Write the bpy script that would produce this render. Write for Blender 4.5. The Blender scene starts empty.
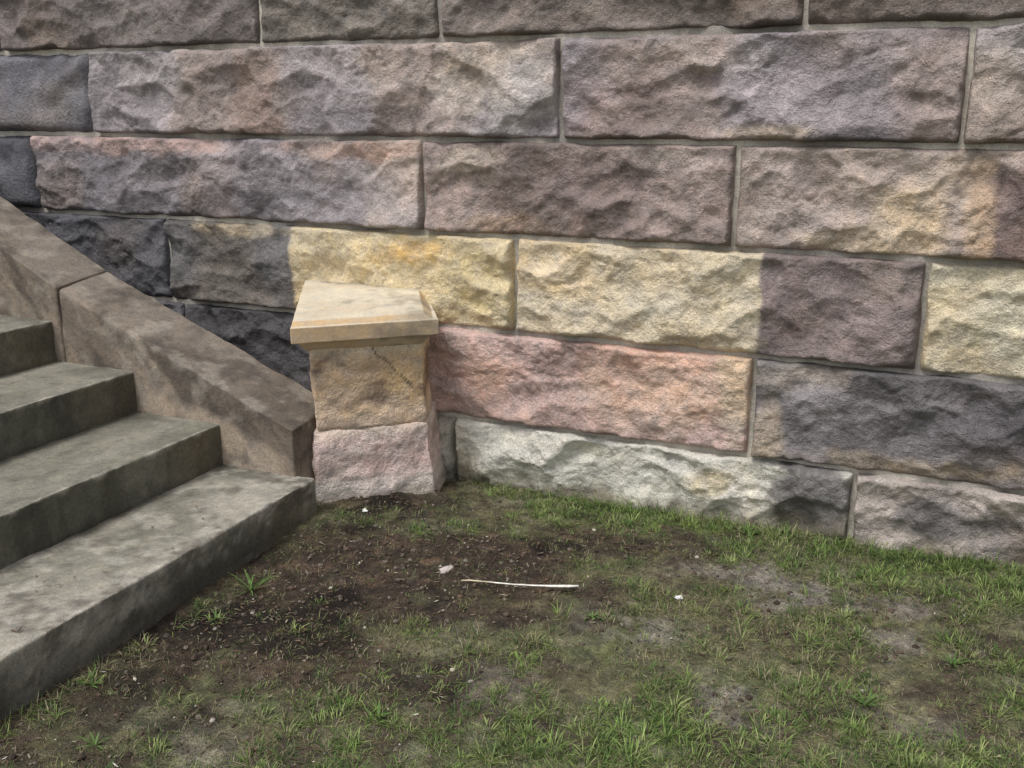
import bpy, math, numpy as np, time
from mathutils import Vector
T0=time.time()
rng=np.random.default_rng(7)
K=1.3
def lin(c,k=None,sat=.76):
    c=np.array(c,float)/255.0
    c=np.where(c<=.04045,c/12.92,((c+.055)/1.055)**2.4)
    g=c@np.array([.2126,.7152,.0722])
    return (g+(c-g)*sat)*(K if k is None else k)
# ---------- noise ----------
TAB=(np.random.default_rng(99).random(65536)*2-1)
def _g(h):
    return TAB[(h^(h>>15)^(h>>29))&65535]
PX,PY,PZ=73856093,19349663,83492791
def v2(x,y,s=0):
    fx=np.floor(x);fy=np.floor(y);tx=x-fx;ty=y-fy
    tx=tx*tx*(3-2*tx);ty=ty*ty*(3-2*ty)
    a=fx.astype(np.int64)*PX+s*7919;b=fy.astype(np.int64)*PY
    a1=a+PX;b1=b+PY
    p=_g(a^b);q=_g(a1^b);r=_g(a^b1);w=_g(a1^b1)
    u=p+(q-p)*tx;v=r+(w-r)*tx
    return u+(v-u)*ty
def vn(x,y,z,s=0):
    x,y,z=np.broadcast_arrays(np.asarray(x,float),np.asarray(y,float),np.asarray(z,float))
    fx,fy,fz=np.floor(x),np.floor(y),np.floor(z)
    tx,ty,tz=x-fx,y-fy,z-fz
    tx=tx*tx*(3-2*tx);ty=ty*ty*(3-2*ty);tz=tz*tz*(3-2*tz)
    a=fx.astype(np.int64)*PX+s*7919;b=fy.astype(np.int64)*PY;c=fz.astype(np.int64)*PZ
    r=[]
    for cc in (c,c+PZ):
        p=_g(a^b^cc);q=_g((a+PX)^b^cc);u=p+(q-p)*tx
        p=_g(a^(b+PY)^cc);q=_g((a+PX)^(b+PY)^cc);v=p+(q-p)*tx
        r.append(u+(v-u)*ty)
    return r[0]+(r[1]-r[0])*tz
def f2(x,y,f=1.,o=4,s=0,g=.5):
    r=0;a=1.;t=0.
    for i in range(o):
        c,sn=math.cos(i*.9),math.sin(i*.9)
        r=r+a*v2((x*c-y*sn)*f+i*3.7,(x*sn+y*c)*f+i*1.3,s+i*17);t+=a;a*=g;f*=2.03
    return r/t*1.5
def fbm(x,y,z,f=1.,o=4,s=0,g=.5):
    r=0;a=1.;t=0.
    for i in range(o):
        r=r+a*vn(x*f+i*3.7,y*f+i*1.3,z*f-i*2.1,s+i*17);t+=a;a*=g;f*=2.03
    return r/t*1.5
def ss(a,b,x):
    t=np.clip((x-a)/(b-a),0,1);return t*t*(3-2*t)
def mix(a,b,t):
    t=np.asarray(t)[...,None];return a*(1-t)+b*t
# ---------- mesh helper ----------
def mk(name,V,F,C,mat,parent=None,smooth=True):
    V=np.asarray(V,np.float32).reshape(-1,3);F=np.asarray(F,np.int32).reshape(-1,4)
    me=bpy.data.meshes.new(name)
    me.vertices.add(len(V));me.vertices.foreach_set('co',V.ravel())
    me.loops.add(F.size);me.loops.foreach_set('vertex_index',F.ravel())
    me.polygons.add(len(F));me.polygons.foreach_set('loop_start',np.arange(0,F.size,4,dtype=np.int32))
    me.polygons.foreach_set('loop_total',np.full(len(F),4,np.int32))
    me.polygons.foreach_set('use_smooth',np.full(len(F),smooth))
    me.update(calc_edges=True)
    if C is not None:
        at=me.color_attributes.new('Col','FLOAT_COLOR','POINT')
        c=np.ones((len(V),4),np.float32);c[:,:3]=np.clip(np.asarray(C).reshape(-1,3),0.003,.85)
        at.data.foreach_set('color',c.ravel())
    me.materials.append(mat)
    ob=bpy.data.objects.new(name,me);bpy.context.scene.collection.objects.link(ob)
    if parent: ob.parent=parent
    return ob
def empty(name):
    e=bpy.data.objects.new(name,None);bpy.context.scene.collection.objects.link(e);return e
def gridF(ny,nx,off=0):
    i=np.arange(ny-1)[:,None]*nx+np.arange(nx-1)[None]
    return np.stack([i,i+1,i+nx+1,i+nx],-1).reshape(-1,4)+off
# ---------- materials ----------
def stone_mat(name,fine=.0035,med=.009,coarse=.0,rough=.92,contrast=.22,speck=.3):
    m=bpy.data.materials.new(name);m.use_nodes=True;n=m.node_tree.nodes;l=m.node_tree.links
    b=n['Principled BSDF'];b.inputs['Roughness'].default_value=rough
    b.inputs['Specular IOR Level'].default_value=.2
    tc=n.new('ShaderNodeTexCoord');at=n.new('ShaderNodeAttribute');at.attribute_name='Col'
    def noise(s,d=4,r=.6):
        q=n.new('ShaderNodeTexNoise');q.inputs['Scale'].default_value=s;q.inputs['Detail'].default_value=d
        q.inputs['Roughness'].default_value=r;l.new(tc.outputs['Object'],q.inputs['Vector']);return q
    n1=noise(16,4,.65);n2=noise(70,3,.7);n3=noise(300,1,.6)
    def mr(src,a,b_,lo,hi):
        q=n.new('ShaderNodeMapRange');q.inputs[1].default_value=a;q.inputs[2].default_value=b_
        q.inputs[3].default_value=lo;q.inputs[4].default_value=hi;l.new(src,q.inputs[0]);return q.outputs[0]
    def math_(op,a,b_):
        q=n.new('ShaderNodeMath');q.operation=op;l.new(a,q.inputs[0])
        if isinstance(b_,(int,float)): q.inputs[1].default_value=b_
        else: l.new(b_,q.inputs[1])
        return q.outputs[0]
    v=math_('MULTIPLY',mr(n1.outputs[0],.3,.7,1-contrast,1+contrast),mr(n2.outputs[0],.3,.7,1-contrast*.9,1+contrast*.9))
    v=math_('MULTIPLY',v,mr(n3.outputs[0],.3,.7,1-speck,1+speck))
    mx=n.new('ShaderNodeMix');mx.data_type='RGBA';mx.blend_type='MULTIPLY';mx.inputs[0].default_value=1
    l.new(at.outputs['Color'],mx.inputs[6])
    cb=n.new('ShaderNodeCombineColor')
    for i in range(3): l.new(v,cb.inputs[i])
    l.new(cb.outputs[0],mx.inputs[7])
    hs=n.new('ShaderNodeHueSaturation');l.new(mx.outputs[2],hs.inputs['Color'])
    l.new(mr(n1.outputs[0],.3,.7,.8,1.15),hs.inputs['Saturation'])
    l.new(hs.outputs[0],b.inputs['Base Color'])
    h=math_('ADD',math_('MULTIPLY',n2.outputs[0],med),math_('MULTIPLY',n3.outputs[0],fine))
    if coarse: h=math_('ADD',h,math_('MULTIPLY',n1.outputs[0],coarse))
    bp=n.new('ShaderNodeBump');bp.inputs['Strength'].default_value=1;bp.inputs['Distance'].default_value=1
    l.new(h,bp.inputs['Height']);l.new(bp.outputs[0],b.inputs['Normal'])
    return m
M_rock=stone_mat('rock_faced_sandstone',.0034,.011,.012,contrast=.17,speck=.26)
M_dress=stone_mat('dressed_sandstone',.0012,.0018,0,contrast=.1,speck=.12)
M_step=stone_mat('weathered_step_stone',.0022,.0036,0,contrast=.19,speck=.22)
M_mortar=stone_mat('lime_mortar',.0025,.004,0,contrast=.15,speck=.2)
M_soil=stone_mat('soil',.006,.016,.01,contrast=.35,speck=.45,rough=1)
def leaf_mat(name,tr=.25,rough=.6):
    m=bpy.data.materials.new(name);m.use_nodes=True;n=m.node_tree.nodes;l=m.node_tree.links
    b=n['Principled BSDF'];b.inputs['Roughness'].default_value=rough;b.inputs['Specular IOR Level'].default_value=.25
    at=n.new('ShaderNodeAttribute');at.attribute_name='Col'
    tc=n.new('ShaderNodeTexCoord');q=n.new('ShaderNodeTexNoise');q.inputs['Scale'].default_value=60;q.inputs['Detail'].default_value=1
    l.new(tc.outputs['Object'],q.inputs['Vector'])
    hs=n.new('ShaderNodeHueSaturation');l.new(at.outputs['Color'],hs.inputs['Color'])
    r=n.new('ShaderNodeMapRange');r.inputs[1].default_value=.3;r.inputs[2].default_value=.7;r.inputs[3].default_value=.75;r.inputs[4].default_value=1.25
    l.new(q.outputs[0],r.inputs[0]);l.new(r.outputs[0],hs.inputs['Value'])
    l.new(hs.outputs[0],b.inputs['Base Color'])
    if tr>.1:
        t=n.new('ShaderNodeBsdfTranslucent');l.new(hs.outputs[0],t.inputs[0])
        ms=n.new('ShaderNodeMixShader');ms.inputs[0].default_value=tr
        l.new(b.outputs[0],ms.inputs[1]);l.new(t.outputs[0],ms.inputs[2]);l.new(ms.outputs[0],n['Material Output'].inputs['Surface'])
    return m
M_grass=leaf_mat('grass_blades');M_litter=leaf_mat('dry_litter',.05,.85)

# ---------- wall ----------
wall=empty('stone_wall')
KW=1.27
def block(x0,x1,z0,z1,seed,base,spots=(),splits=(),rel=1.,res=.0078,lines=()):
    r=np.random.default_rng(seed)
    g=.0075
    zb0=z0
    x0+=g+r.uniform(-.002,.002);x1-=g+r.uniform(-.002,.002);z0+=g;z1-=g
    nx=max(8,int((x1-x0)/res));nz=max(6,int((z1-z0)/res))
    def ax(a,b,n):
        q=np.linspace(a,b,n)
        if res<.015: q=np.sort(np.concatenate([q,[a+.002,a+.005,b-.005,b-.002]]))
        return np.concatenate([[a],q,[b]])
    xs=ax(x0,x1,nx);zs=ax(z0,z1,nz)
    X,Z=np.meshgrid(xs,zs);fine=res<.015
    back=np.zeros_like(X,bool);back[0]=back[-1]=True;back[:,0]=back[:,-1]=True
    nA=f2(X,Z,7.,3,seed+1);nB=f2(X,Z,17.,2,seed+2)
    def side(d,n,extra=0):
        w=.009+extra+.026*np.clip(n+.1,0,2)
        t=np.clip(d/w,0,1);return 1-(1-t)**2.6
    e=side(X-x0,nA)*side(x1-X,nB)*side(Z-z0,nA*.6+nB*.6,.004)*side(z1-Z,-nA)
    A=(x1-x0)*(z1-z0);n=int(A*(52 if fine else 15))+4
    wx=X+.045*nA+.014*nB;wz=Z+.03*f2(X,Z,6.,2,seed+10)+.012*nB
    con=np.full(X.shape,9.)
    for i in range(n):
        px,pz=r.uniform(x0-.05,x1+.05),r.uniform(z0-.03,z1+.03);hh=r.uniform(0,.030);k=r.uniform(.2,2.0)
        a=r.uniform(-.6,.6);ca,sa=math.cos(a),math.sin(a)
        dx=(wx-px)*ca+(wz-pz)*sa;dz=-(wx-px)*sa+(wz-pz)*ca
        dd=dx*dx*.4+dz*dz*1.9
        con=np.minimum(con,hh+k*dd+.20*np.sqrt(dd)+dx*r.uniform(-.07,.07)+dz*r.uniform(-.18,.10))
    con=np.clip(con,-.02,.055)
    hi=f2(X,Z,24.,3,seed+22,.7) if fine else 0
    rd=np.abs(f2(X+.6*Z,Z*1.8,7.,3,seed+23,.6))
    R=.012+con*.85*rel+.007*rel*f2(X,Z,3.,2,seed+20)+.006*rel*nA-.006*rel*ss(.16,.0,rd)*ss(-.1,.6,nA)+.0060*rel*hi
    R=np.clip(R,.011,.1)
    Y=.012-e*R-.003*np.clip(nA,-1,1)
    ex=.0035*nB+.002*nA;ez=.0045*f2(X,Z,9.,3,seed+31)
    Y=np.where(back,.07,Y)
    P=np.stack([X+ex,Y,Z+ez],-1)
    col=np.broadcast_to(lin(base),X.shape+(3,)).copy()
    wn=f2(X,Z,6.,4,seed+40,.6)
    for (sx,c) in splits:
        t=ss(-.010,.010,X-sx+.014*wn);col=mix(col,np.broadcast_to(lin(c),col.shape),t)
    for (cx,cz,rx,rz,c,a) in spots:
        d=np.sqrt(((X-cx)/rx)**2+((Z-cz)/rz)**2)+.6*f2(X+cx,Z,6.,4,seed+int(abs(cx)*91)%50,.65)
        t=a*(1-ss(.5,1.2,d));col=mix(col,np.broadcast_to(lin(c),col.shape),t)
    big=f2(X,Z,2.6,4,seed+50,.6)
    v=1+.15*big+.15*wn
    ang=r.uniform(-.6,.6)
    br=f2((X*math.cos(ang)-Z*math.sin(ang))*1.2,(Z*math.cos(ang)+X*math.sin(ang))*12+.5*nA,1.6,3,seed+52)
    v=v*(1+.12*br)
    vein=np.abs(f2(X*1.1+.3*Z,Z*1.7-.5*X,2.2,4,seed+57,.6))
    v=v*(1-.24*ss(.04,.0,vein)*ss(-.1,.5,big+.3))
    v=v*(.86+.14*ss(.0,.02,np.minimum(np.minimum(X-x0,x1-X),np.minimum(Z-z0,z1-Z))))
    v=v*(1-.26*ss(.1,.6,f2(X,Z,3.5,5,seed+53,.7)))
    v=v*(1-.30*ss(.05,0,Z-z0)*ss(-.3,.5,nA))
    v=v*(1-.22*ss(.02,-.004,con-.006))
    v=v*(1+.20*ss(.15,.6,f2(X,Z,12.,4,seed+58,.7)))
    col=col*np.clip(v,.3,1.7)[...,None]*KW
    lum=col@np.array([.3,.59,.11]);col=col*(np.where(lum>.42,.42+.28*(1-np.exp(-(lum-.42)/.28)),lum)/np.maximum(lum,1e-4))[...,None]
    col=mix(col,col*np.array([1.07,.99,.88]),ss(0,.6,f2(X,Z,1.9,3,seed+60)))
    for (xa,za,xb,zb,wd,am) in lines:
        L=math.hypot(xb-xa,zb-za);ux,uz=(xb-xa)/L,(zb-za)/L
        t=(X-xa)*ux+(Z-za)*uz;d=np.abs(-(X-xa)*uz+(Z-za)*ux+.03*nA+.012*nB)
        col=col*(1-am*ss(wd,wd*.3,d)*ss(-.03,.03,t)*ss(L+.03,L-.03,t))[...,None]
    if zb0<0:
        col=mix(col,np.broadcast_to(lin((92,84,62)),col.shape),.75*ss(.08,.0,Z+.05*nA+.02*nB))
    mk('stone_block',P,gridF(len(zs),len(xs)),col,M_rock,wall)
zA=[0-.35,.279,.6805,1.0855,1.472,1.862,2.255,2.65,3.04,3.44,3.83,4.22]
DK=(84,82,86)
B=[]
B+=[(-2.9,-2.05,0,(128,122,112),[],[]),
 (-2.05,-1.95,0,(160,155,142),[],[]),
 (-1.95,-.264,0,(226,221,205),[(-1.3,.0,.5,.05,(120,114,92),.8),(-.40,.12,.24,.26,(92,88,87),.97),(-1.0,.06,.25,.05,(150,146,128),.6),(-1.45,.22,.3,.03,(196,190,170),.5),(-.80,.15,.10,.07,(208,186,140),.7),(-.7,.12,.05,.1,(240,236,228),.7),(-1.75,.03,.25,.06,(140,135,110),.7),(-1.2,.2,.12,.05,(184,178,156),.6)],[]),
 (-.264,1.2,0,(156,144,135),[(.02,.15,.20,.08,(92,88,88),.85),(.45,.1,.25,.14,(104,96,93),.7),(.9,.2,.3,.1,(170,150,135),.7)],[]),
 (1.2,2.9,0,(150,140,128),[],[])]
B+=[(-4.6,-3.45,1,DK,[],[]),(-3.45,-2.10,1,(76,74,76),[(-2.35,.5,.25,.2,(96,88,85),.5)],[]),
 (-2.10,-.666,1,(178,147,137),[(-1.95,.6,.25,.12,(192,162,154),.6),(-1.0,.45,.35,.16,(188,163,148),.6),(-1.6,.32,.4,.05,(156,130,119),.5),(-.72,.5,.08,.2,(188,172,148),.7)],[]),
 (-.666,1.1,1,(104,99,100),[(-.50,.62,.14,.08,(154,140,126),.6),(-.2,.32,.4,.05,(148,130,106),.7),(.2,.5,.25,.1,(86,82,86),.8),(.45,.36,.2,.06,(154,134,108),.5),(-.6,.4,.06,.12,(163,143,118),.6),(-.35,.52,.2,.08,(120,114,115),.6)],[]),
 (1.1,2.6,1,(170,144,132),[],[])]
B+=[(-4.9,-3.52,2,(84,83,88),[],[]),
 (-3.52,-1.67,2,(98,95,94),[(-3.0,1.05,.3,.04,(170,155,130),.8),(-2.15,1.0,.3,.07,(212,172,96),.85),(-1.9,.85,.2,.15,(208,186,130),.7),(-2.5,1.02,.25,.08,(202,184,144),.7),(-2.1,.78,.3,.06,(182,166,128),.6)],[(-2.764,(200,180,136))]),
 (-1.67,-.094,2,(207,190,157),[(-1.1,.95,.3,.12,(214,202,176),.6),(-1.4,.75,.25,.06,(188,170,140),.5),(-.45,.78,.25,.08,(106,92,88),.6),(-.2,1.0,.15,.1,(144,127,116),.6),(-1.55,1.0,.1,.08,(220,210,188),.6),(-.9,.75,.2,.05,(190,168,128),.5)],[(-.66,(120,106,103))]),
 (-.094,1.3,2,(208,196,165),[(.1,.74,.2,.06,(178,162,132),.6)],[]),
 (1.3,2.9,2,(140,124,118),[],[])]
B+=[(-5.6,-4.335,3,(92,92,98),[],[]),
 (-4.335,-2.09,3,(128,120,123),[(-3.7,1.43,.8,.05,(176,145,135),.8),(-2.2,1.28,.25,.25,(160,148,145),.8),(-2.4,1.42,.35,.05,(178,150,142),.7),(-4.1,1.25,.35,.2,(110,106,111),.6),(-3.6,1.13,.6,.04,(92,88,92),.7),(-2.9,1.2,.4,.05,(104,100,104),.5)],[]),
 (-2.09,-.776,3,(134,117,110),[(-1.85,1.38,.2,.08,(160,145,130),.7),(-1.75,1.14,.25,.05,(160,134,110),.6),(-1.4,1.3,.25,.12,(117,99,95),.6),(-1.0,1.4,.2,.06,(152,138,131),.6)],[],[(-2.05,1.22,-1.6,1.44,.022,.42),(-1.62,1.2,-1.2,1.36,.018,.32),(-1.9,1.12,-1.3,1.2,.012,.28)]),
 (-.776,.75,3,(154,137,126),[(-.60,1.3,.2,.2,(148,133,127),.7),(-.16,1.2,.13,.20,(204,178,142),.85),(-.05,1.4,.1,.07,(178,158,138),.7),(.24,1.24,.2,.3,(114,95,91),.9),(-.35,1.14,.25,.05,(182,161,134),.7),(.05,1.2,.06,.2,(192,160,124),.6)],[],[(-.1,1.12,.03,1.46,.016,.32),(-.2,1.12,-.1,1.3,.011,.27),(.02,1.12,.12,1.42,.012,.3)]),
 (.75,2.5,3,(150,134,124),[],[])]
B+=[(-5.5,-3.91,4,(102,100,106),[],[]),
 (-3.91,-1.474,4,(134,125,127),[(-1.75,1.7,.3,.2,(168,159,154),.8),(-2.9,1.62,.16,.25,(128,110,105),.65),(-3.5,1.75,.3,.12,(148,139,138),.6),(-2.4,1.76,.3,.1,(152,141,140),.6),(-2.2,1.55,.4,.05,(114,107,112),.6)],[],[(-2.15,1.5,-2.0,1.85,.012,.25)]),
 (-1.474,-.034,4,(130,120,123),[(-1.25,1.6,.25,.15,(118,104,106),.6),(-.7,1.51,.2,.04,(160,141,120),.7),(-.3,1.75,.3,.1,(140,130,133),.6),(-.35,1.49,.3,.04,(84,78,80),.8),(-.95,1.78,.3,.08,(144,135,134),.6)],[]),
 (-.034,1.5,4,(140,131,129),[(.2,1.55,.3,.08,(118,110,111),.6)],[]),
 (1.5,2.9,4,(140,126,110),[],[])]
B+=[(-6.2,-4.46,5,(98,94,96),[],[]),
 (-4.46,-2.89,5,(102,93,90),[(-3.2,1.91,.3,.05,(88,80,76),.7),(-3.7,2.0,.4,.1,(116,108,103),.5)],[]),
 (-2.89,-2.0,5,(114,106,98),[(-2.5,1.9,.4,.05,(130,121,110),.5)],[]),
 (-2.0,-.576,5,(111,100,94),[(-1.2,1.92,.6,.05,(126,113,104),.5)],[]),
 (-.576,.9,5,(106,95,88),[],[]),(.9,2.6,5,(120,110,105),[],[])]
for i,q in enumerate(B):
    a,b,c,base,sp,spl=q[:6]
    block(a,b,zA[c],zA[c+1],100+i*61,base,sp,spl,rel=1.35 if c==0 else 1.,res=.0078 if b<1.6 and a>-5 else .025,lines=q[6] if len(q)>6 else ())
pal=[(128,116,116),(156,138,126),(136,118,112),(188,152,140),(110,104,104),(200,188,160),(146,136,128)]
ends={0:(-2.9,2.9),1:(-4.6,2.6),2:(-4.9,2.9),3:(-5.6,2.5),4:(-5.5,2.9),5:(-6.2,2.6)}
r2=np.random.default_rng(3);sid=9000
for c in range(11):
    segs=[]
    def fill(a,b):
        x=a
        while x<b-.01:
            w=r2.uniform(1.1,1.9)
            if b-x-w<.7: w=b-x
            segs.append((x,x+w));x+=w
    if c in ends:
        fill(-10,ends[c][0]);fill(ends[c][1],9)
    else: fill(-10-.3*(c%2),9)
    for (a,b) in segs:
        sid+=37;block(a,b,zA[c],zA[c+1],sid,pal[r2.integers(len(pal))],res=.04)
xs=np.linspace(-10.3,9,1000);zs=np.linspace(-.35,4.22,330);X,Z=np.meshgrid(xs,zs)
Y=.006+.003*f2(X,Z,12.,3,5)
col=mix(np.broadcast_to(lin((186,179,164)),X.shape+(3,)),np.broadcast_to(lin((146,139,129)),X.shape+(3,)),ss(-.4,.5,f2(X,Z,2.,4,8)))
mk('mortar',np.stack([X,Y,Z],-1),gridF(330,1000),col,M_mortar,wall)
print('wall',time.time()-T0)
# ---------- rounded 8-corner blocks ----------
def rbox(name,corners,res,rad,mat,colfn,parent,amp=.003,f=14.,bigamp=0.,seed=0,rnoise=.5):
    C=np.array(corners,float).reshape(2,4,3)
    L=[np.linalg.norm(C[:,1]-C[:,0],axis=1).mean(),np.linalg.norm(C[:,3]-C[:,0],axis=1).mean(),np.linalg.norm(C[1]-C[0],axis=1).mean()]
    rad=min(rad,min(L)*.3)
    def axis(l):
        n=max(2,int(l/res));a=np.linspace(rad*1.3,l-rad*1.3,n)
        e=np.array([0,.15,.35,.6,.9])*rad
        return np.concatenate([e,a,l-e[::-1]])
    ax=[axis(l) for l in L];H=np.array(L)/2
    Vs=[];Fs=[];Ns=[];off=0
    for d in range(3):
        u,v=[(1,2),(0,2),(0,1)][d]
        for s in (0,1):
            U,W=np.meshgrid(ax[u],ax[v]);P=np.zeros(U.shape+(3,));P[...,u]=U;P[...,v]=W;P[...,d]=s*L[d]
            F=gridF(*U.shape,off)
            if (s==0)^(d==1): F=F[:,::-1]
            Vs.append(P.reshape(-1,3));Fs.append(F);off+=U.size
            nn=np.zeros((U.size,3));nn[:,d]=1 if s else -1;Ns.append(nn)
    P=np.concatenate(Vs)-H;F=np.concatenate(Fs);N=np.concatenate(Ns)
    rr=rad*(1+rnoise*np.clip(fbm(P[:,0]+seed,P[:,1],P[:,2],7.,3,seed),-1,1.5))[:,None]
    rr=np.minimum(rr,H.min()*.9)
    inn=np.clip(P,-(H-rr),H-rr);dv=P-inn;ln=np.linalg.norm(dv,axis=1,keepdims=True)
    Q=np.where(ln>1e-9,inn+dv/np.maximum(ln,1e-9)*np.minimum(ln,rr),P)
    Nn=np.where(ln>1e-9,dv/np.maximum(ln,1e-9),N)
    t=(Q+H)/np.array(L)
    a,b,c=t[:,0:1],t[:,1:2],t[:,2:3]
    W=0
    for k in (0,1):
        wz=c if k else 1-c
        W=W+wz*(C[k,0]*(1-a)*(1-b)+C[k,1]*a*(1-b)+C[k,2]*a*b+C[k,3]*(1-a)*b)
    ex=(C[:,1]-C[:,0]).mean(0);ex/=np.linalg.norm(ex);ez=np.array([0,0,1.]);ey=np.cross(ez,ex);ey/=np.linalg.norm(ey)
    WN=Nn[:,0:1]*ex+Nn[:,1:2]*ey+Nn[:,2:3]*ez
    x,y,z=W[:,0],W[:,1],W[:,2]
    dsp=amp*fbm(x,y,z,f,4,seed+3,.6)
    if bigamp:
        dsp=dsp+bigamp*fbm(x,y,z,5.,2,seed+4)+bigamp*1.3*(np.abs(fbm(x+seed,y,z,8.,2,seed+6))-.25)+bigamp*.35*fbm(x,y,z,34.,2,seed+8)
    W=W+WN*dsp[:,None]
    col=colfn(W[:,0],W[:,1],W[:,2],Nn)
    return mk(name,W,F,col,mat,parent)
def quadbox(fl,fr,br,bl,z0,z1,zt=None):
    z1s=[z1]*4 if zt is None else zt
    return [(p[0],p[1],z0) for p in (fl,fr,br,bl)]+[(p[0],p[1],q) for p,q in zip((fl,fr,br,bl),z1s)]
def basecol(c,x): return np.broadcast_to(lin(c),x.shape+(3,)).copy()
def blend(col,c,t): return mix(col,np.broadcast_to(lin(c),col.shape),np.clip(t,0,1))

# ---------- pier ----------
pier=empty('stone_pier')
a=np.array([.743,.669]);bb=np.array([-.669,.743])
C1=np.array([-2.309,-.69]);C2=np.array([-1.874,-.298]);B2=np.array([-2.10,.04]);B1=np.array([-2.78,.04])
def capcol(x,y,z,N):
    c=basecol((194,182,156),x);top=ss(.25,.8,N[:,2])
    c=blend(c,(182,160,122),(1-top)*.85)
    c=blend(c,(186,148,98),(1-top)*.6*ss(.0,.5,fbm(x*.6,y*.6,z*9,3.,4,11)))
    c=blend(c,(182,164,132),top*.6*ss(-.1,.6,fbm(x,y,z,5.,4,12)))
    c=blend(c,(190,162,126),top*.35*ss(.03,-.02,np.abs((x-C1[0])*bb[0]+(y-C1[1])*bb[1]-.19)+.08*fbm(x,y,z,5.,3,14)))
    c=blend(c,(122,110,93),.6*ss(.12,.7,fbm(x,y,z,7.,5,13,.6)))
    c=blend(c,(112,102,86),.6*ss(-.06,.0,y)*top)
    return c
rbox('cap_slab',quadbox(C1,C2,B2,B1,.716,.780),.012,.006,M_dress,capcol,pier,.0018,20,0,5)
w1=[C1+.001*a+.001*bb,C2-.001*a+.001*bb,B2-np.array([.002,0]),B1+np.array([.002,0])]
w2=[C1+.014*a+.045*bb,C2-.05*a+.045*bb,B2-np.array([.06,0]),B1+np.array([.03,0])]
rbox('cap_weathering',[(p[0],p[1],.768) for p in w1]+[(p[0],p[1],h) for p,h in zip(w2,(.797,.799,.843,.843))],.012,.004,M_dress,capcol,pier,.0018,20,0,8)
c_=[(p[0],p[1],.720) for p in (C1+.02*a+.012*bb,C2-.02*a+.012*bb,B2,B1)]
q=[C1+.060*a+.050*bb,C2-.055*a+.045*bb,B2,B1]
rbox('cap_moulding',[(p[0],p[1],.672) for p in q]+c_,.012,.014,M_dress,capcol,pier,.0015,20,0,6)
s1=C1+.082*a+.055*bb;s2=C2-.055*a+.052*bb;s3=np.array([-2.10,.04]);s4=np.array([-2.72,.04])
def shaftcol(x,y,z,N):
    c=basecol((190,160,124),x)
    c=blend(c,(204,168,110),.65*ss(-.1,.5,fbm(x,y,z*2.5,4.,4,21)))
    c=blend(c,(124,100,82),.85*ss(.05,.4,fbm(x+3,y,z*2.,5.,5,22,.6)))
    c=blend(c,(208,180,152),.8*ss(.50,.38,z+.05*fbm(x,y,z,6.,3,23)))
    c=blend(c,(206,188,156),.6*ss(.63,.66,z))
    t=(x-s1[0])*a[0]+(y-s1[1])*a[1]
    c=c*(1-.75*ss(.006,.001,np.abs(t-.34+(z-.56)*.8+.02*fbm(x,y,z,14.,3,24)))*ss(.47,.5,z))[...,None]
    return c
rbox('shaft',quadbox(s1,s2,s3,s4,.34,.676),.009,.010,M_rock,shaftcol,pier,.002,22,.009,41)
def bcol(x,y,z,N):
    c=basecol((208,179,169),x)
    c=blend(c,(204,189,176),.7*ss(-.1,.5,fbm(x,y,z,5.,4,31)))
    c=blend(c,(212,192,168),.6*ss(.28,.33,z))
    c=blend(c,(166,139,128),.6*ss(.1,.6,fbm(x,y,z*1.6,7.,4,32)))
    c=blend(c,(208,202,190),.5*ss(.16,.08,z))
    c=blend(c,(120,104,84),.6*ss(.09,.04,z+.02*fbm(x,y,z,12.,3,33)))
    return c
bt1=s1-.03*a-.055*bb;bt2=s2+.055*a-.035*bb
cb=[(bt1[0],bt1[1],-.3),(bt2[0],bt2[1],-.3),(-1.95,.04,-.3),(-2.72,.04,-.3)]
ct=[(s1[0]-.004,s1[1]-.008,.336),(s2[0]+.012,s2[1]+.0,.336),(-2.08,.04,.336),(-2.72,.04,.336)]
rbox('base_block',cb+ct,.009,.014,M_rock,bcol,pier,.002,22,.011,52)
rbox('mortar_joint',quadbox(s1+.008*a+.01*bb,s2-.008*a+.01*bb,s3,s4,.33,.346),.03,.003,M_mortar,lambda x,y,z,N:basecol((190,176,150),x),pier,.001)

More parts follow.
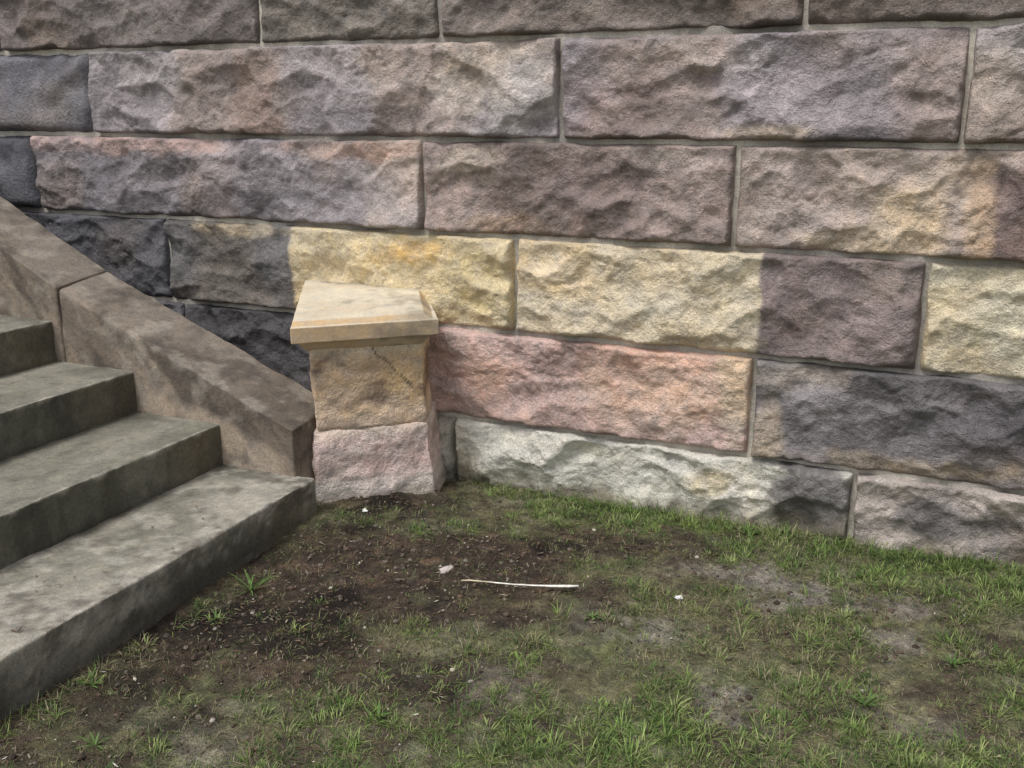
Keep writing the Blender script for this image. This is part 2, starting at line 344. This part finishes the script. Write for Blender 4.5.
# ---------- stairs ----------
st=empty('stone_staircase')
noses=[-2.22-.44*i for i in range(8)];tz=[.178,.353,.528,.708,.885,1.06,1.238,1.415]
def stepcol(zt,zb,xn):
    def f(x,y,z,N):
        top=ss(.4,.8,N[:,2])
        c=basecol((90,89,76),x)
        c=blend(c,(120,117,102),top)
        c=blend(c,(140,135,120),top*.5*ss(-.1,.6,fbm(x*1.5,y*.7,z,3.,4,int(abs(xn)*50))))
        c=blend(c,(88,86,72),top*.45*ss(.0,.7,fbm(x*1.6,y*.6,z,4.,5,61,.6)))
        c=blend(c,(130,125,109),(1-top)*.4*ss(.1,.6,fbm(x,y*1.5,z*1.4,2.5,5,62,.65)))
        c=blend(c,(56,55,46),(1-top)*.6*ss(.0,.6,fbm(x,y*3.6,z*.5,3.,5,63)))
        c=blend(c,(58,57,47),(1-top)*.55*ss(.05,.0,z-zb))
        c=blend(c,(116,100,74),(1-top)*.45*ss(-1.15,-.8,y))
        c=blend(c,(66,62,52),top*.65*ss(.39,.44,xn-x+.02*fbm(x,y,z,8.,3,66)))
        c=blend(c,(66,62,52),.5*ss(-.92,-.74,y)*ss(-.3,.4,fbm(x,y,z,5.,4,67)))
        c=blend(c,(66,62,54),.3*ss(.3,.6,fbm(x,y,z,26.,3,65)))
        c=blend(c,(176,170,154),.65*ss(.022,.0,np.abs(xn-x)+np.abs(zt-z)+.02*fbm(x,y,z,20.,3,64)))
        if xn>-2.3:
            c=blend(c,(156,149,135),.65*ss(-.2,.4,fbm(x,y,z,3.,4,68)))
            c=blend(c,(80,74,65),.65*ss(.08,.5,fbm(x,y*1.3,z*2,9.,5,69,.7)))
            c=blend(c,(176,170,156),.4*ss(.2,.5,fbm(x,y,z*1.5,11.,4,75,.7)))
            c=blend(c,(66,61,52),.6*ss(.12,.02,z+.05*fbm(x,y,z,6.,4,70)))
        return c
    return f
for i,(xn,zt) in enumerate(zip(noses,tz)):
    zb=-.3 if i==0 else tz[i-1]-.02
    xb=xn-.50 if i<7 else -8.
    xf=xn+.03 if i==0 else xn
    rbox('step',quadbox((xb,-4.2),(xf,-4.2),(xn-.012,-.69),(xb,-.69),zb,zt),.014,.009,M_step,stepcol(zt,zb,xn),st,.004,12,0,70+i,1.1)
    if i>0:
        rbox('step_core',quadbox((-8,-4.17),(xn-.1,-4.17),(xn-.1,-.6),(-8,-.6),-.3,tz[i-1]+.01),.3,.01,M_step,lambda x,y,z,N:basecol((100,96,84),x),st)

# ---------- parapet ----------
pp=empty('stone_parapet')
def parcol(x,y,z,N):
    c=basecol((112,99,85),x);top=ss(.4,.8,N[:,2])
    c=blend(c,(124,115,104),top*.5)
    c=blend(c,(140,125,107),.7*ss(-.1,.45,fbm(x*2.+z*2.4,y,z*.6,2.5,4,81)))
    c=blend(c,(76,68,60),.75*ss(.0,.5,fbm(x*2.6+z*2.,y,z*.7,3.,5,82,.6)))
    dz=(z-.353)+.4*(x+2.25)
    c=blend(c,(162,144,122),.8*ss(-3.25,-2.9,x)*ss(-.10,-.2,dz+.09*fbm(x,y,z,6.,4,83))*(1-top))
    c=blend(c,(80,71,61),.75*ss(-2.8,-2.45,x)*ss(-.14,-.02,dz+.08*fbm(x,y,z,6.,4,84)))
    c=blend(c,(66,61,54),.45*ss(.15,.6,fbm(x,y,z,9.,5,85,.7)))
    c=blend(c,(170,160,144),.3*ss(.1,.5,fbm(x,y,z,13.,4,86,.6)))
    return c
def pseg(x0,x1,z0,z1,sd):
    yf,yb=-.71,-.42
    cor=[(x0,yf,-.3),(x1,yf,-.3),(x1,yb,-.3),(x0,yb,-.3),(x0,yf,z0),(x1,yf,z1),(x1,yb,z1+.035),(x0,yb,z0+.035)]
    rbox('parapet_stone',cor,.014,.012,M_step,parcol,pp,.004,12,.0,sd,.9)
pseg(-3.50,-2.315,.853,.372,91)
pseg(-5.4,-3.506,.853+.50*1.9,.856,92)
pseg(-8,-5.406,1.83,1.80,93)
print('masonry',time.time()-T0)

# ---------- ground ----------
def gh(x,y):
    h=.012*f2(x,y,1.2,3,201)+.010*f2(x,y,5.,3,202)+.006*f2(x,y,22.,3,203,.6)
    h=h+.055*np.exp(-((x+2.12)**2+(y+.45)**2)/.33**2)
    far=ss(3,8,np.hypot(x+.8,y+1.5))
    return h*(1-far)-.002
def G(x,y,cx,cy,rx,ry,s=0):
    d=np.sqrt(((x-cx)/rx)**2+((y-cy)/ry)**2)+.8*f2(x,y,4.5,4,300+s,.6)
    return 1-ss(.3,1.3,d)
def soil_masks(x,y):
    dark=np.maximum.reduce([G(x,y,-2.0,-1.05,.55,.95,1)*1.15,G(x,y,-1.5,-.75,.5,.42,2)*1.05,G(x,y,-1.0,-.42,.45,.17,3)*.95,G(x,y,-1.6,-1.5,.4,.35,4)*.85,G(x,y,-1.1,-.85,.4,.16,8)*.8,G(x,y,-2.05,-1.9,.25,.5,12)*.8])
    grey=np.maximum.reduce([G(x,y,-.35,-.52,.36,.16,5),G(x,y,-.83,-1.0,.2,.13,6)*.9,G(x,y,-.42,-1.28,.17,.13,7)*.95,G(x,y,-1.55,-2.1,.2,.12,9)*.4,G(x,y,-.1,-.75,.22,.12,10)*.9,G(x,y,-1.0,-1.5,.3,.12,11)*.4,G(x,y,.1,-1.2,.2,.1,13)*.5])
    return np.clip(dark,0,1),grey
def density(x,y):
    dark,grey=soil_masks(x,y)
    n=f2(x,y,3.6,4,401,.65)
    d=.68+.85*n
    d=d*(1-.85*dark)*(1-.84*grey)
    d=d+.25*G(x,y,-1.5,-.12,.5,.12,20)+.35*G(x,y,.1,-.25,.5,.2,21)+.25*G(x,y,-.6,-.12,.7,.08,22)+.25*G(x,y,-.1,-1.6,.8,.6,23)
    d=np.where((x<-2.19),0,d)
    return np.clip(d,0.03,1.2)
def axis2(lo,hi,fine,far):
    a=np.arange(lo,hi,fine);g=[];s=fine;v=0
    while v<far: s*=1.35;v+=s;g.append(v)
    g=np.array(g);return np.concatenate([(lo-g)[::-1],a,a[-1]+g])
gx=axis2(-2.5,1.0,.0095,150.);gy=axis2(-2.6,.06,.0095,150.)
X,Y=np.meshgrid(gx,gy);Zg=gh(X,Y)
dark,grey=soil_masks(X,Y)
Zg=Zg+.005*dark*f2(X,Y,45.,2,207)
col=basecol((96,92,62),X)
col=blend(col,(118,113,80),.7*ss(-.2,.5,f2(X,Y,2.5,4,501)))
col=blend(col,(82,90,50),.7*ss(-.1,.5,f2(X,Y,6.,4,502)))
col=blend(col,(76,64,52),.85*ss(.0,.45,f2(X,Y,5.,5,503,.65)))
col=blend(col,(60,49,41),dark*.94)
col=blend(col,(96,76,58),dark*.6*ss(.1,.5,f2(X,Y,14.,4,504)))
col=blend(col,(72,68,44),dark*.6*ss(.1,.5,f2(X,Y,3.7,4,511)))
col=blend(col,(36,30,26),dark*.85*ss(.05,.45,f2(X,Y,4.,4,508)))
col=blend(col,(126,118,108),grey*.9*ss(-.6,.2,f2(X,Y,16.,3,509)))
col=blend(col,(140,136,110),.3*ss(.3,.7,f2(X,Y,7.,4,510))*(1-dark))
col=col*(1+.38*f2(X,Y,30.,3,505,.7))[...,None]
mk('ground',np.stack([X,Y,Zg],-1),gridF(len(gy),len(gx)),col,M_soil)

# ---------- grass ----------
def blades(bx,by,L,w,az,lean,curl,cols,z0=None):
    n=len(bx);z=gh(bx,by)-.003 if z0 is None else z0
    dx,dy=np.cos(az),np.sin(az);px,py=-dy,dx
    V=np.zeros((n,8,3))
    ts=[0,.35,.7,1.];ww=[.8,1.,.7,.12]
    for k,(t,q) in enumerate(zip(ts,ww)):
        ang=np.minimum(lean+curl*t,1.95)
        rx=L*t*np.sin(ang*.85);rz=L*t*np.cos(ang*.85)
        cx=bx+dx*rx;cy=by+dy*rx;cz=np.maximum(z+rz,z+.002)
        V[:,2*k]=np.stack([cx-px*w*q*.5,cy-py*w*q*.5,cz],-1)
        V[:,2*k+1]=np.stack([cx+px*w*q*.5,cy+py*w*q*.5,cz],-1)
    base=np.arange(n)[:,None]*8
    F=np.concatenate([base+np.array([[0,1,3,2]]),base+np.array([[2,3,5,4]]),base+np.array([[4,5,7,6]])])
    C=np.repeat(cols[:,None,:],8,1)
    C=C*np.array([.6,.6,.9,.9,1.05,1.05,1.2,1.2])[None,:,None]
    return V.reshape(-1,3),F,C.reshape(-1,3)
def sample(n,x0,x1,y0,y1,p=1.):
    x=rng.uniform(x0,x1,n);y=rng.uniform(y0,y1,n)
    k=rng.random(n)<density(x,y)**p
    return x[k],y[k]
def tufts(n,x0,x1,y0,y1,nb,Lr,wr,spread,p,green,br=1.):
    cx,cy=sample(n,x0,x1,y0,y1,p)
    m=rng.integers(nb[0],nb[1],len(cx));idx=np.repeat(np.arange(len(cx)),m)
    N=len(idx);rad=spread*np.sqrt(rng.random(N));th=rng.uniform(0,2*math.pi,N)
    bx=cx[idx]+rad*np.cos(th);by=cy[idx]+rad*np.sin(th)
    tl=rng.uniform(.6,1.3,len(cx))[idx]
    L=rng.uniform(*Lr,N)*tl;w=rng.uniform(*wr,N)
    az=th+rng.normal(0,.7,N);lean=rng.uniform(.1,1.1,N);curl=rng.uniform(0,1.1,N)
    g=np.array([lin((84,106,50),1.33,.92),lin((106,128,62),1.33,.92),lin((128,141,82),1.33,.92),lin((66,90,42),1.33,.92)])*br
    dry=np.array([lin((174,162,122),1.15),lin((148,134,96),1.15),lin((132,130,86),1.15)])
    tc=g[rng.integers(0,4,len(cx))]*rng.uniform(.7,1.2,(len(cx),1))
    c=tc[idx]*rng.uniform(.8,1.2,(N,1))
    isdry=rng.random(N)>green+.3*f2(bx,by,1.8,3,601)
    c=np.where(isdry[:,None],dry[rng.integers(0,3,N)]*rng.uniform(.6,1.1,(N,1)),c)
    ok=(bx>-2.195)&(by<-.03)&~((bx<-1.85)&(by>-.78+(bx+2.3)*.95))
    return blades(bx[ok],by[ok],L[ok],w[ok],az[ok],lean[ok],curl[ok],c[ok])
parts=[tufts(22000,-2.2,1.0,-2.6,0,(5,13),(.010,.028),(.0011,.0021),.018,1.3,.74),
       tufts(4200,-2.2,1.0,-2.6,0,(12,26),(.024,.054),(.0017,.0032),.024,2.4,.94,1.18),
       tufts(4500,-2.2,1.0,-2.6,0,(3,8),(.012,.04),(.001,.0018),.03,.25,.35),
       tufts(240,-1.3,1.0,-.12,-.04,(6,16),(.025,.07),(.0018,.003),.015,.6,.85,1.05),
       tufts(60,-2.18,-2.13,-2.6,-.9,(5,12),(.02,.06),(.0018,.003),.012,.3,.85,1.0),
       tufts(3500,-2.2,4,-5.5,-2.4,(6,14),(.02,.05),(.002,.004),.03,1.2,.7),
       tufts(1200,1.0,4,-2.4,0,(6,14),(.02,.05),(.002,.004),.03,1.2,.7)]
V=[];F=[];C=[];o=0
for v,f,c in parts: V.append(v);F.append(f+o);C.append(c);o+=len(v)
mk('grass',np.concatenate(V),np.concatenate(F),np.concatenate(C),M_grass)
print('grass',o//8,time.time()-T0)
# ---------- weeds ----------
def rosette(name,x,y,n,L,w,sd):
    r=np.random.default_rng(sd)
    az=np.arange(n)*2.4+r.uniform(0,.4,n);c=lin((90,120,56),1.2,.9)[None]*r.uniform(.8,1.2,(n,1))
    v,f,c=blades(np.full(n,x)+r.normal(0,.004,n),np.full(n,y)+r.normal(0,.004,n),r.uniform(.6,1.,n)*L,r.uniform(.7,1.,n)*w,az,r.uniform(.7,1.1,n),r.uniform(.2,.6,n),c)
    mk(name,v,f,c,M_grass)
for i,(x,y,n,L,w) in enumerate([(-2.08,-1.30,16,.12,.006),(-2.06,-1.5,7,.05,.006),(-.62,-.12,16,.06,.009),(-.95,-1.0,8,.05,.007),(-.1,-1.15,12,.07,.008),(-1.9,-2.15,8,.06,.007),(-2.13,-1.95,8,.06,.007),(.12,-.8,12,.07,.008),(-1.3,-1.75,9,.06,.008)]):
    rosette('weed',x,y,n,L,w,i)
# ---------- litter ----------
n=8500
x,y=rng.uniform(-2.2,1.0,n),rng.uniform(-2.6,-.03,n);dk,gr=soil_masks(x,y)
k=rng.random(n)<(.25+.75*dk);x,y=x[k],y[k];n=len(x)
z=gh(x,y)+rng.uniform(.001,.006,n)
# a few fragments blown on to the lowest tread
m=45;x=np.concatenate([x,rng.uniform(-2.62,-2.28,m)]);y=np.concatenate([y,rng.uniform(-2.6,-.8,m)]);z=np.concatenate([z,np.full(m,.181)]);n+=m
pal2=np.array([lin((120,92,66),1.2),lin((86,62,46),1.2),lin((140,120,90),1.1),lin((160,148,120),1.),lin((70,52,42),1.2),lin((96,72,54),1.1)])
c=pal2[rng.integers(0,6,n)]*rng.uniform(.6,1.1,(n,1))
c[rng.random(n)<.012]=lin((210,205,190),1.)
v,f,c=blades(x,y,rng.uniform(.005,.026,n),rng.uniform(.0012,.006,n),rng.uniform(0,6.28,n),rng.uniform(1.3,1.9,n),rng.uniform(0,.3,n),c,z)
mk('leaf_litter',v,f,c,M_litter)
def lumps(name,n,col,mat,smin,smax,sd):
    r=np.random.default_rng(sd)
    nu,nv=8,6
    th=np.linspace(0,2*math.pi,nu+1)[:-1];ph=np.linspace(.05,math.pi-.05,nv)
    T,P=np.meshgrid(th,ph);S=np.stack([np.sin(P)*np.cos(T),np.sin(P)*np.sin(T),np.cos(P)],-1).reshape(-1,3)
    f=np.array([[j*nu+i,(j+1)*nu+i,(j+1)*nu+(i+1)%nu,j*nu+(i+1)%nu] for j in range(nv-1) for i in range(nu)])
    x,y=r.uniform(-2.18,1.,n*8),r.uniform(-2.6,-.04,n*8);dk,gr=soil_masks(x,y)
    k=np.where(r.random(n*8)<.12+.8*np.maximum(dk,gr))[0][:n];x=x[k];y=y[k];n=len(x)
    s=smin*(smax/smin)**(r.random(n)**2.5)
    q=S[None]*np.stack([np.ones(n),r.uniform(.6,1,n),r.uniform(.45,.8,n)],-1)[:,None]*s[:,None,None]
    sh=np.arange(n)[:,None]*5.3
    q=q*(1+.3*vn(S[None,:,0]*1.7+sh,S[None,:,1]*1.7+0*sh,S[None,:,2]*1.7+0*sh,3))[...,None]
    a_=r.uniform(0,6.28,n)[:,None];ca,sa=np.cos(a_),np.sin(a_)
    q=np.stack([q[...,0]*ca-q[...,1]*sa+x[:,None],q[...,0]*sa+q[...,1]*ca+y[:,None],q[...,2]+(gh(x,y)+s*.2)[:,None]],-1)
    F=(f[None]+(np.arange(n)*len(S))[:,None,None])
    cl=np.array([lin(c) for c in col])[r.integers(0,len(col),n)]*r.uniform(.7,1.2,(n,1))
    mk(name,q,F,np.repeat(cl[:,None],len(S),1),mat)
lumps('soil_crumbs',3600,[(80,66,54),(98,80,66),(112,100,88)],M_soil,.002,.012,5)
lumps('pebbles',170,[(150,142,130),(168,160,142),(120,112,104)],M_dress,.003,.010,6)
def strip(name,pts,ws,cols,mat,th=.002):
    P=np.array(pts,float);n=len(P);V=[];C=[]
    for i in range(n):
        d=P[min(i+1,n-1)]-P[max(i-1,0)];d/=np.linalg.norm(d);s=np.array([-d[1],d[0],0]);s/=np.linalg.norm(s)
        w=ws[i]/2
        for (q,h) in ((-w,0),(0,th*2),(w,0),(0,-th)): V.append(P[i]+s*q+np.array([0,0,h]));C.append(cols[i])
    F=[]
    for i in range(n-1):
        for j in range(4): F.append([i*4+j,i*4+(j+1)%4,(i+1)*4+(j+1)%4,(i+1)*4+j])
    F.append([0,1,2,3]);F.append([n*4-4,n*4-3,n*4-2,n*4-1])
    return mk(name,V,F,C,mat)
def g1(x,y): return float(gh(np.array([x]),np.array([y]))[0])
ts=np.linspace(0,1,14);pts=[]
for t in ts:
    x=-1.44+.385*t;y=-.975+.125*t-.005*math.sin(t*3.1)
    pts.append((x,y,g1(x,y)*.3+.024+.002*math.sin(t*9)))
strip('dry_reed_stem',pts,[.005+.002*t+.012*ss(.6,.85,t)*(1-ss(.93,1.02,t)) for t in ts],[lin((200,184,150),1.2) if t<.3 else lin((222,216,204),1.2) for t in ts],M_litter,.0018)
def scrap(x,y,s,c,sd,rot=0.):
    U,W=np.meshgrid(np.linspace(-1,1,7),np.linspace(-1,1,5))
    Zs=.35*s*f2(U,W,1.1,2,sd);z=g1(x,y)+.012
    wob=1-.25*np.abs(W)+.2*v2(U*2,W*2,sd)
    X_=U*s*wob;Y_=W*s*.3*(1-.5*U**2)
    P=np.stack([x+X_*math.cos(rot)-Y_*math.sin(rot),y+X_*math.sin(rot)+Y_*math.cos(rot),z+Zs+.3*s*W],-1)
    mk('paper_scrap',P,gridF(5,7),np.broadcast_to(lin(c,1.0),P.shape),M_litter)
scrap(-1.545,-.885,.030,(205,188,184),1,.8);scrap(-.735,-.745,.014,(225,225,222),2,.1);scrap(-2.05,-.62,.013,(225,222,215),3,.3)

# ---------- world, sun, camera ----------
sc=bpy.context.scene
w=bpy.data.worlds.new('World');sc.world=w;w.use_nodes=True;n=w.node_tree.nodes;l=w.node_tree.links
sky=n.new('ShaderNodeTexSky');sky.sky_type='NISHITA';sky.sun_disc=False
el,az=math.radians(62),math.radians(200)
sky.sun_elevation=el;sky.sun_rotation=az;sky.dust_density=4;sky.air_density=1.2
hs=n.new('ShaderNodeHueSaturation');hs.inputs['Saturation'].default_value=.4
l.new(sky.outputs[0],hs.inputs['Color']);l.new(hs.outputs[0],n['Background'].inputs[0]);n['Background'].inputs[1].default_value=.145
sl=bpy.data.lights.new('sun','SUN');sl.energy=1.5;sl.angle=math.radians(14);sl.color=(1,.98,.95)
so=bpy.data.objects.new('sun',sl);sc.collection.objects.link(so)
d=Vector((math.sin(az)*math.cos(el),math.cos(az)*math.cos(el),math.sin(el)))
so.rotation_euler=d.to_track_quat('Z','Y').to_euler();so.location=d*20
cam=bpy.data.cameras.new('camera');co=bpy.data.objects.new('camera',cam);sc.collection.objects.link(co)
cam.lens=34.98;cam.sensor_width=36;cam.clip_end=600;cam.clip_start=.05
co.location=(0,-3.75,1.588);co.rotation_euler=(math.radians(90-15.4),0,math.radians(24.2))
sc.camera=co
sc.view_settings.view_transform='Standard';sc.view_settings.look='None';sc.view_settings.exposure=0
print('POLYS',sum(len(o.data.polygons) for o in sc.objects if o.type=='MESH'),time.time()-T0)
